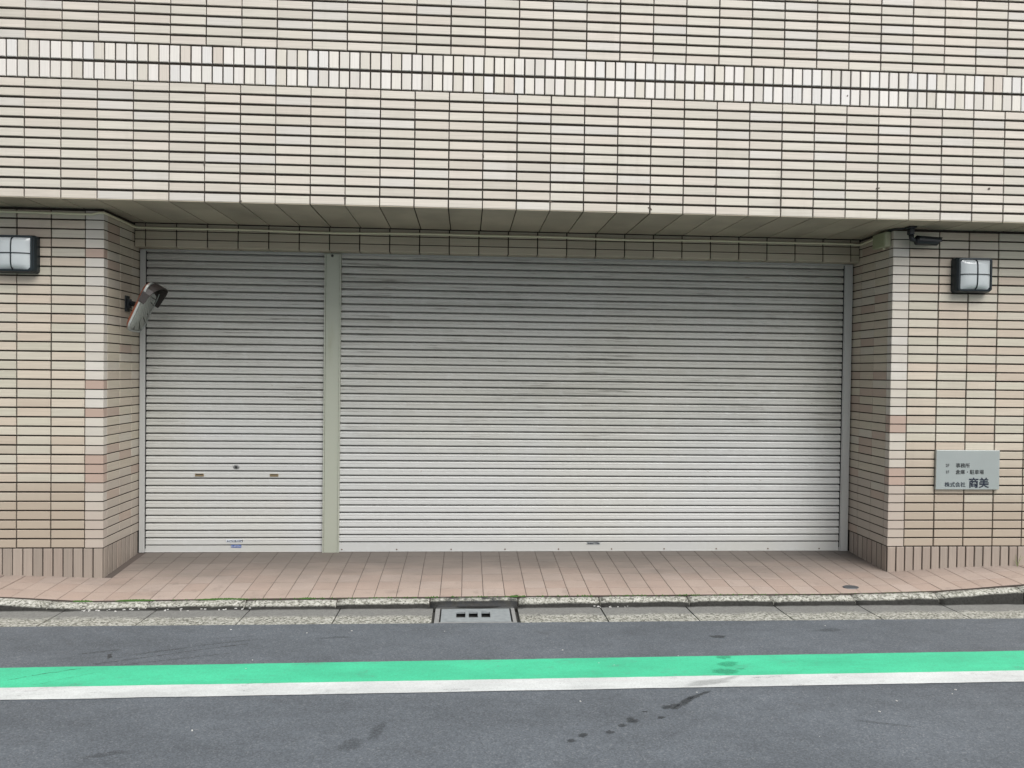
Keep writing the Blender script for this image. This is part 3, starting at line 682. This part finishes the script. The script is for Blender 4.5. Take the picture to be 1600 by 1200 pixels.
# litter specks, moss, weeds
lit = MB()
for i in range(70):
    if i < 46: x = R.choice([R.uniform(0.5, 0.8), R.uniform(0.75, 1.3), R.uniform(1.0, 1.6), R.uniform(3.8, 4.1)]); y = -0.245+R.gauss(0, 0.012); z = GZ+0.001
    else: x = R.uniform(0.8, 5.6); y = R.uniform(-2.1, -0.6); z = RZ+0.001
    s = R.uniform(0.003, 0.008)*(1 if i < 46 else 0.6)
    lit.box(-s, s, -s*0.6, s*0.6, 0, s*0.5, mat=Matrix.Translation((x, y, z)) @ Matrix.Rotation(R.uniform(0, 3), 4, 'Z'))
lit.link('litter', plain('pale grit', (0.62, 0.62, 0.60, 1), 0.8), kind='stuff', label='white specks of grit scattered in the gutter and on the road')
M_moss = plain('moss', (0.05, 0.13, 0.018, 1), 0.9, 0, 200, 0.5)
ms = MB()
def moss(x0_, x1_, n, dens=1.0):
    for i in range(n):
        x = x0_+(x1_-x0_)*R.random(); t = (x-x0_)/(x1_-x0_); amp = math.sin(math.pi*min(1, max(0, t)))**0.4
        y = YK-0.006+R.uniform(-0.010, 0.007)*amp; z = fz(x, YK)-0.003; s = R.uniform(0.003, 0.0085)*amp
        ms.add([(x-s, y-s, z), (x+s, y-s*0.6, z), (x+s*0.4, y+s, z), (x, y, z+s*1.2)], [(0, 1, 3), (1, 2, 3), (2, 0, 3)])
moss(0.39, 0.52, 200); moss(0.66, 0.92, 700); moss(1.18, 1.53, 800); moss(1.85, 1.95, 60); moss(3.27, 3.33, 140); moss(0.5, 6.4, 350)
ms.link('moss', M_moss, kind='stuff', label='green moss in the gap between kerb and tiles')
def blades(name, x, y, z, n, hgt, mat, label, seed, spread=0.05, lean=0):
    rr = random.Random(seed); g = MB()
    for i in range(n):
        a = rr.uniform(-1, 1)*spread+lean; b = rr.uniform(-0.5, 0.5)*spread; h = hgt*rr.uniform(0.6, 1); w = 0.0022
        vs = []; S = 6
        for k_ in range(S+1):
            t = k_/S; px = x+rr.uniform(0, 0)+a*t*t; py = y+b*t; pz = z+h*(t-0.35*t*t*abs(a)/max(spread, 0.01)); ww_ = w*(1-t*0.9)
            vs += [(px-ww_, py, pz), (px+ww_, py-0.001, pz)]
        g.add(vs, [(2*k_, 2*k_+1, 2*k_+3, 2*k_+2) for k_ in range(S)])
    g.link(name, mat, label=label, cat='weed')
blades('weed', 7.20, 0.275, 0.015, 6, 0.12, plain('dry grass', (0.22, 0.26, 0.11, 1), 0.7), 'thin pale grass blades at the foot of the right pier', 3, 0.07, -0.02)
blades('weed', 3.315, YK-0.006, -0.064, 12, 0.022, M_moss, 'tiny green weed in the kerb joint above the drain', 5, 0.022)

# small oval valve lid in the pavement
lid = MB(); n = 28; vs = [(0.058*math.cos(2*math.pi*i/n), 0.036*math.sin(2*math.pi*i/n), 0.0) for i in range(n)]+[(0.055*math.cos(2*math.pi*i/n), 0.034*math.sin(2*math.pi*i/n), 0.004) for i in range(n)]
lid.add(vs, [(i, (i+1) % n, (i+1) % n+n, i+n) for i in range(n)]+[tuple(range(n, 2*n))])
xx, yy = 5.725, -0.02
lid.link('valve_lid', plain('dark iron', (0.12, 0.13, 0.14, 1), 0.5, 0.5), loc=(xx, yy, fz(xx, yy)+0.001), rot=(0.06, 0, 0), label='small dark oval metal lid set in the salmon tiles by the right pier', cat='lid')

# chips out of a few tiles
ch = MB()
for i, (x, z, a, b) in enumerate([(1.176, 2.846, 0.006, 0.012), (3.056, 2.96, 0.005, 0.012), (6.704, 2.83, 0.010, 0.007), (4.23, 2.625, 0.006, 0.014), (3.528, 2.655, 0.006, 0.012), (4.70, 2.80, 0.006, 0.010), (5.875, 2.81, 0.006, 0.013), (1.415, 2.60, 0.007, 0.008), (2.116, 2.645, 0.006, 0.008), (5.64, 3.46, 0.004, 0.006)]):
    v_, f_ = blob(0, 0, a, b, 0.3*i, 0, 0, i+70); ch.add([(p[0]+x, -0.0012, p[1]+z) for p in v_], f_)
ch.link('chips', plain('chipped tile body', (0.10, 0.085, 0.07, 1), 0.9), ov, kind='stuff')

# ------------------------------------------------------------------ wall lamps
M_lampf = plain('dark teal enamel', (0.018, 0.028, 0.034, 1), 0.35, 0.3, 80, 0.3)
def mat_glass():
    k = NT('opal glass'); n = k.noise(k.obj(), 12, 3)
    k.bump(n, 0.05, 0.002); k.fin(k.mix(n, (0.44, 0.475, 0.49, 1), (0.50, 0.54, 0.555, 1)), 0.12); k.b.inputs['Coat Weight'].default_value = 0.3
    return k.m
M_glass = mat_glass()
def rrect(w, h, r, n=5):
    pts = []
    for cx, cz, a0 in ((w/2-r, h/2-r, 0), (-w/2+r, h/2-r, 90), (-w/2+r, -h/2+r, 180), (w/2-r, -h/2+r, 270)):
        for i in range(n+1): a = math.radians(a0+90*i/n); pts.append((cx+r*math.cos(a), cz+r*math.sin(a)))
    return pts
def loft(mb, secs, mi=0, cap=True):
    """secs: list of (points(x,z), y)"""
    m = len(secs[0][0]); vs = [(x, y, z) for pts, y in secs for x, z in pts]
    fs = [(i*m+j, i*m+(j+1) % m, (i+1)*m+(j+1) % m, (i+1)*m+j) for i in range(len(secs)-1) for j in range(m)]
    if cap: fs.append(tuple((len(secs)-1)*m+j for j in range(m))); fs.append(tuple(range(m-1, -1, -1)))
    mb.add(vs, fs, mi)
def wall_lamp(x, z, label):
    t = link('wall_lamp', None, loc=(x, DP, z), label=label, cat='wall lamp', group='square wall lamps on the piers')
    g = MB(); loft(g, [(rrect(0.285, 0.265, 0.022), 0.0), (rrect(0.285, 0.265, 0.022), -0.040), (rrect(0.272, 0.254, 0.022), -0.062), (rrect(0.258, 0.245, 0.02), -0.070)])
    g.link('housing', M_lampf, t, smooth=False)
    # bulged opal glass
    g = MB(); n = 12; vs = []
    f = lambda u, v: (1-abs(u)**2.6)**0.7*(1-abs(v)**4)**0.45
    for j in range(n+1):
        for i in range(n+1):
            u = -1+2*i/n; v = -1+2*j/n; vs.append((u*0.117, -0.069-0.030*max(0, f(u, v)), v*0.112))
    g.add(vs, [(j*(n+1)+i, j*(n+1)+i+1, (j+1)*(n+1)+i+1, (j+1)*(n+1)+i) for j in range(n) for i in range(n)])
    g.link('glass', M_glass, t, smooth=True)
    # bars that follow the bulge
    g = MB(); pts = [(0.0, -0.071-0.031*max(0, f(0, v)), v*0.114) for v in [-1+2*i/14 for i in range(15)]]; g.tube(pts, 0.0042, 6); g.link('guard_bar', M_lampf, t, smooth=True)
    g = MB(); pts = [(u*0.119, -0.071-0.031*max(0, f(u, 0)), 0) for u in [-1+2*i/14 for i in range(15)]]; g.tube(pts, 0.0032, 6); g.link('guard_bar', M_lampf, t, smooth=True)
    g = MB(); pr_ = [(rrect(0.262, 0.249, 0.022), -0.0695), (rrect(0.262, 0.249, 0.022), -0.076), (rrect(0.236, 0.226, 0.010), -0.078), (rrect(0.234, 0.224, 0.010), -0.0695)]
    loft(g, pr_, cap=False); g.link('rim', M_lampf, t)
    return t
wall_lamp(6.778, 2.244, 'square opal wall lamp in dark frame above the company plate')
wall_lamp(-0.203, 2.252, 'square opal wall lamp in dark frame at the left edge, on the left pier')

# ------------------------------------------------------------------ company plate
def mat_brushed():
    k = NT('brushed stainless'); n = k.noise(k.map(k.obj(), (2, 2, 300)), 1.0, 2)
    b = k.noise(k.obj(), 3, 2)
    k.bump(n, 0.06, 0.001)
    return k.fin(k.mix(b, (0.42, 0.46, 0.45, 1), (0.56, 0.60, 0.60, 1)), 0.38, 0.75)
sg = link('company_sign', None, loc=(6.790, DP-0.022, 0.762), label='brushed steel company name plate with Japanese lettering on the right pier', cat='sign')
MB().box(-0.252, 0.252, 0.0, 0.021, -0.150, 0.150).link('plate', mat_brushed(), sg, bevel=0.002)
M_ink = plain('dark navy lettering', (0.006, 0.012, 0.03, 1), 0.6); M_ink2 = plain('black lettering', (0.012, 0.014, 0.016, 1), 0.6)
def lettering(s, x, z, size, mat, bold=0.0, name='lettering', sx=1.0):
    cu = bpy.data.curves.new('txt', 'FONT'); cu.body = s; cu.size = size; cu.extrude = 0.0004; cu.offset = bold; cu.resolution_u = 3
    ob = bpy.data.objects.new('txt', cu); COL.objects.link(ob)
    bpy.context.view_layer.update(); dg = bpy.context.evaluated_depsgraph_get()
    me = bpy.data.meshes.new_from_object(ob.evaluated_get(dg)); bpy.data.objects.remove(ob); bpy.data.curves.remove(cu)
    me.transform(Matrix.Rotation(math.pi/2, 4, 'X') @ Matrix.Diagonal((sx, 1, 1, 1))); me.materials.clear(); me.materials.append(mat)
    print('TEXT', s, len(me.vertices), [round(max(v.co[i] for v in me.vertices)-min(v.co[i] for v in me.vertices), 3) for i in (0, 2)])
    return link(name, me, sg, (x, -0.0012, z))
lettering('2F', -0.178, 0.022, 0.034, M_ink2, 0.0, sx=0.9)
lettering('事務所', -0.098, 0.020, 0.0375, M_ink2, 0.0003)
lettering('1F', -0.178, -0.028, 0.034, M_ink2, 0.0, sx=0.9)
lettering('倉庫・駐車場', -0.098, -0.030, 0.0375, M_ink2, 0.0003)
lettering('株式会社', -0.184, -0.127, 0.040, M_ink, 0.0005, sx=1.05)
lettering('商美', 0.006, -0.129, 0.082, M_ink, 0.0017)

# ------------------------------------------------------------------ conduit, junction box, camera
M_cable = plain('cream cable', (0.66, 0.64, 0.47, 1), 0.5)
pts = []
for i in range(30): x = -3.0+3.3*i/29; pts.append((x, DP-0.009, 2.550-0.004*math.sin(x*2.1)))
pts += [(0.345, DP-0.010, 2.560), (0.375, DP-0.009, 2.560), (0.3855, DP+0.02, 2.559), (0.3865, 0.40, 2.557), (0.387, 0.55, 2.556), (0.387, 0.70, 2.552), (0.393, 0.755, 2.550), (0.42, 0.769, 2.549)]
x = 0.50
while x < 6.10: pts.append((x, DL-0.009, 2.548+0.0035*math.sin(x*2.6)+0.0025*math.sin(x*5.3+1))); x += 0.14
pts += [(6.14, DL-0.011, 2.545), (6.165, 0.755, 2.544), (6.169, 0.70, 2.546), (6.168, 0.60, 2.551), (6.166, 0.50, 2.556)]
link('cable', MB().tube(pts, 0.0088, 8).mesh('cable', [M_cable], True), label='cream cable clipped under the overhang, round both piers to the junction box', cat='cable')
jb = link('junction_box', None, loc=(6.150, 0.415, 2.512), label='small olive cream junction box high on the inner side of the right pier', cat='junction box')
MB().box(-0.020, 0.028, -0.085, 0.085, -0.055, 0.060).link('box', plain('olive cream plastic', (0.36, 0.36, 0.25, 1), 0.5), jb, bevel=0.006)
MB().box(-0.027, -0.0205, -0.080, 0.080, -0.050, 0.055).link('lid', plain('olive plastic lid', (0.30, 0.33, 0.21, 1), 0.5), jb, bevel=0.002)
MB().tube([(0.004, -0.03, -0.068), (0.004, -0.03, -0.054)], 0.010, 10).link('gland', M_cable, jb)
M_cam = plain('black camera housing', (0.013, 0.017, 0.021, 1), 0.35, 0.1)
sc_cam = link('security_camera', None, loc=(6.262, 0.215, 2.588), label='black bullet security camera under the overhang, pointing right', cat='camera')
g = MB(); g.box(-0.032, 0.028, -0.035, 0.035, -0.014, 0.0); g.box(-0.020, 0.018, -0.020, 0.020, -0.060, -0.010); g.link('mount', M_cam, sc_cam, bevel=0.005)
g = MB(); g.tube([(0.000, 0, -0.055), (0.008, 0, -0.092), (0.040, 0, -0.104), (0.075, 0, -0.098)], [0.018, 0.020, 0.014, 0.012], 10); g.link('arm', M_cam, sc_cam, smooth=True)
rot = Matrix.Rotation(0.05, 4, 'Y')
g = MB(); g.tube([tuple(rot @ Vector(p)) for p in ((0.040, 0, -0.105), (0.048, 0, -0.104), (0.205, 0, -0.097), (0.210, 0, -0.097))], [0.022, 0.030, 0.030, 0.026], 16); g.link('body', M_cam, sc_cam, smooth=True)
g = MB()
vsn = []
for x in (0.050, 0.252):
    for i in range(9): a = math.radians(-15+210*i/8); vsn.append((x+(0.0 if x < 0.2 else -0.03*abs(math.cos(a))), 0.037*math.cos(a), -0.094+0.034*math.sin(a)))
    for i in range(8, -1, -1): a = math.radians(-15+210*i/8); vsn.append((x+(0.0 if x < 0.2 else -0.03*abs(math.cos(a))), 0.0345*math.cos(a), -0.094+0.0315*math.sin(a)))
fs = [(i, (i+1) % 18, (i+1) % 18+18, i+18) for i in range(18)]+[tuple(range(17, -1, -1)), tuple(range(18, 36))]
g.add([tuple(rot @ Vector(v)) for v in vsn], fs); g.link('sun_shield', M_cam, sc_cam)
vs, fs = disc_geo(0.020, 0.002, 16)
g = MB(); g.add([tuple(rot @ Vector((0.211-y, x, -0.097+z))) for x, y, z in vs], fs); g.link('lens', plain('lens glass', (0.01, 0.01, 0.012, 1), 0.08), sc_cam)
g = MB(); g.tube([(6.158, 0.40, 2.573), (6.160, 0.33, 2.580), (6.175, 0.285, 2.582), (6.21, 0.26, 2.580), (6.235, 0.235, 2.581)], 0.006, 8)
link('camera_cable', g.mesh('camera_cable', [M_cam], True), label='short black cable from the junction box to the security camera', cat='cable')

# ------------------------------------------------------------------ garage mirror on the left pier
def garage_mirror():
    t = link('garage_mirror', None, loc=(0.376, 0.66, 1.95), label='tilted convex garage mirror with orange back and dark hood beside the narrow shutter', cat='mirror')
    M_or = plain('faded orange plastic', (0.20, 0.055, 0.025, 1), 0.55); M_hood = plain('dark brown plastic', (0.034, 0.027, 0.025, 1), 0.5)
    k = NT('mirror face'); k.bump(k.noise(k.obj(), 9, 2), 0.04, 0.004); M_mir = k.fin((0.42, 0.44, 0.42, 1), 0.03, 1.0)
    M_rim = plain('pale rim', (0.42, 0.44, 0.42, 1), 0.3, 0.4)
    # local frame: n = face normal, up = long axis, w = width axis
    up = Vector((0.40, 0.03, 0.915)).normalized(); nrm = Vector((0.915, 0.03, -0.40)); nrm = (nrm-up*nrm.dot(up)).normalized(); w = up.cross(nrm)
    C = Vector((0.548, 0.56, 1.915))-Vector((0.376, 0.66, 1.95))
    M4 = Matrix(((w.x, nrm.x*-1, up.x, C.x), (w.y, nrm.y*-1, up.y, C.y), (w.z, nrm.z*-1, up.z, C.z), (0, 0, 0, 1)))
    # local coordinates: x along width, -y out of the face, z up
    W, H = 0.27, 0.385
    def T(mb): mb.v = [tuple(M4 @ Vector(v)) for v in mb.v]; return mb
    g = MB(); loft(g, [(rrect(W*0.6, H*0.6, 0.05), 0.030), (rrect(W*0.90, H*0.92, 0.06), 0.022), (rrect(W, H, 0.06), 0.008), (rrect(W, H, 0.06), -0.002)]); T(g).link('back_shell', M_or, t, smooth=False)
    g = MB(); loft(g, [(rrect(W+0.006, H+0.006, 0.062), 0.002), (rrect(W+0.006, H+0.006, 0.062), -0.012), (rrect(W-0.018, H-0.018, 0.052), -0.013), (rrect(W-0.020, H-0.020, 0.052), -0.004)], cap=False); T(g).link('rim', M_rim, t)
    g = MB(); n = 16; vs = [(0, -0.006-0.035, 0)]; rings = 7; bp = rrect(W-0.018, H-0.018, 0.052, 5); m = len(bp)
    for r_ in range(1, rings+1):
        s = r_/rings
        for x, z in bp: vs.append((x*s, -0.006-0.035*(1-s*s), z*s))
    fs = [(0, 1+i, 1+(i+1) % m) for i in range(m)]+[(1+(r_)*m+i, 1+(r_+1)*m+i, 1+(r_+1)*m+(i+1) % m, 1+r_*m+(i+1) % m) for r_ in range(rings-1) for i in range(m)]
    g.add(vs, fs); T(g)
    me = g.mesh('mirror_face', [M_mir], True); bm = bmesh.new(); bm.from_mesh(me); bmesh.ops.recalc_face_normals(bm, faces=bm.faces); bm.to_mesh(me); bm.free(); link('mirror_face', me, t)
    # hood over the top third
    g = MB(); sec = []; prof = []
    N = 12; vs = []
    for i in range(N+1):
        a = math.pi*i/N; x = (W/2+0.010)*math.cos(a); z0_ = H/2-0.15+0.162*math.sin(a)**0.6
        dep = 0.040+0.045*math.sin(a)
        vs += [(x, 0.008, z0_), (x, -dep, z0_-0.01), (x*0.97, -dep, z0_-0.015), (x*0.97, 0.008, z0_-0.006)]
    fs = [(4*i+j, 4*i+(j+1) % 4, 4*i+4+(j+1) % 4, 4*i+4+j) for i in range(N) for j in range(4)]+[(0, 1, 2, 3), (4*N+3, 4*N+2, 4*N+1, 4*N)]
    g.add(vs, fs); T(g).link('hood', M_hood, t)
    g = MB(); g.box(0, 0.008, -0.035, 0.035, -0.06, 0.06); g.box(0.008, 0.03, -0.02, 0.02, -0.035, 0.035); g.link('wall_plate', M_cam, t, bevel=0.002)
    bc = M4 @ Vector((0, 0.028, 0))
    g = MB(); g.tube([(0.028, 0, 0), tuple(Vector((0.028, 0, 0)).lerp(bc, 0.5)+Vector((0, 0, 0.01))), tuple(bc)], 0.014, 10); g.link('arm', M_cam, t, smooth=True)
    g = MB(); g.tube([(0.045, -0.028, 0), (0.045, 0.028, 0)], 0.020, 12); g.link('clamp', M_cam, t, smooth=True)
garage_mirror()
print('objects', len(bpy.data.objects))
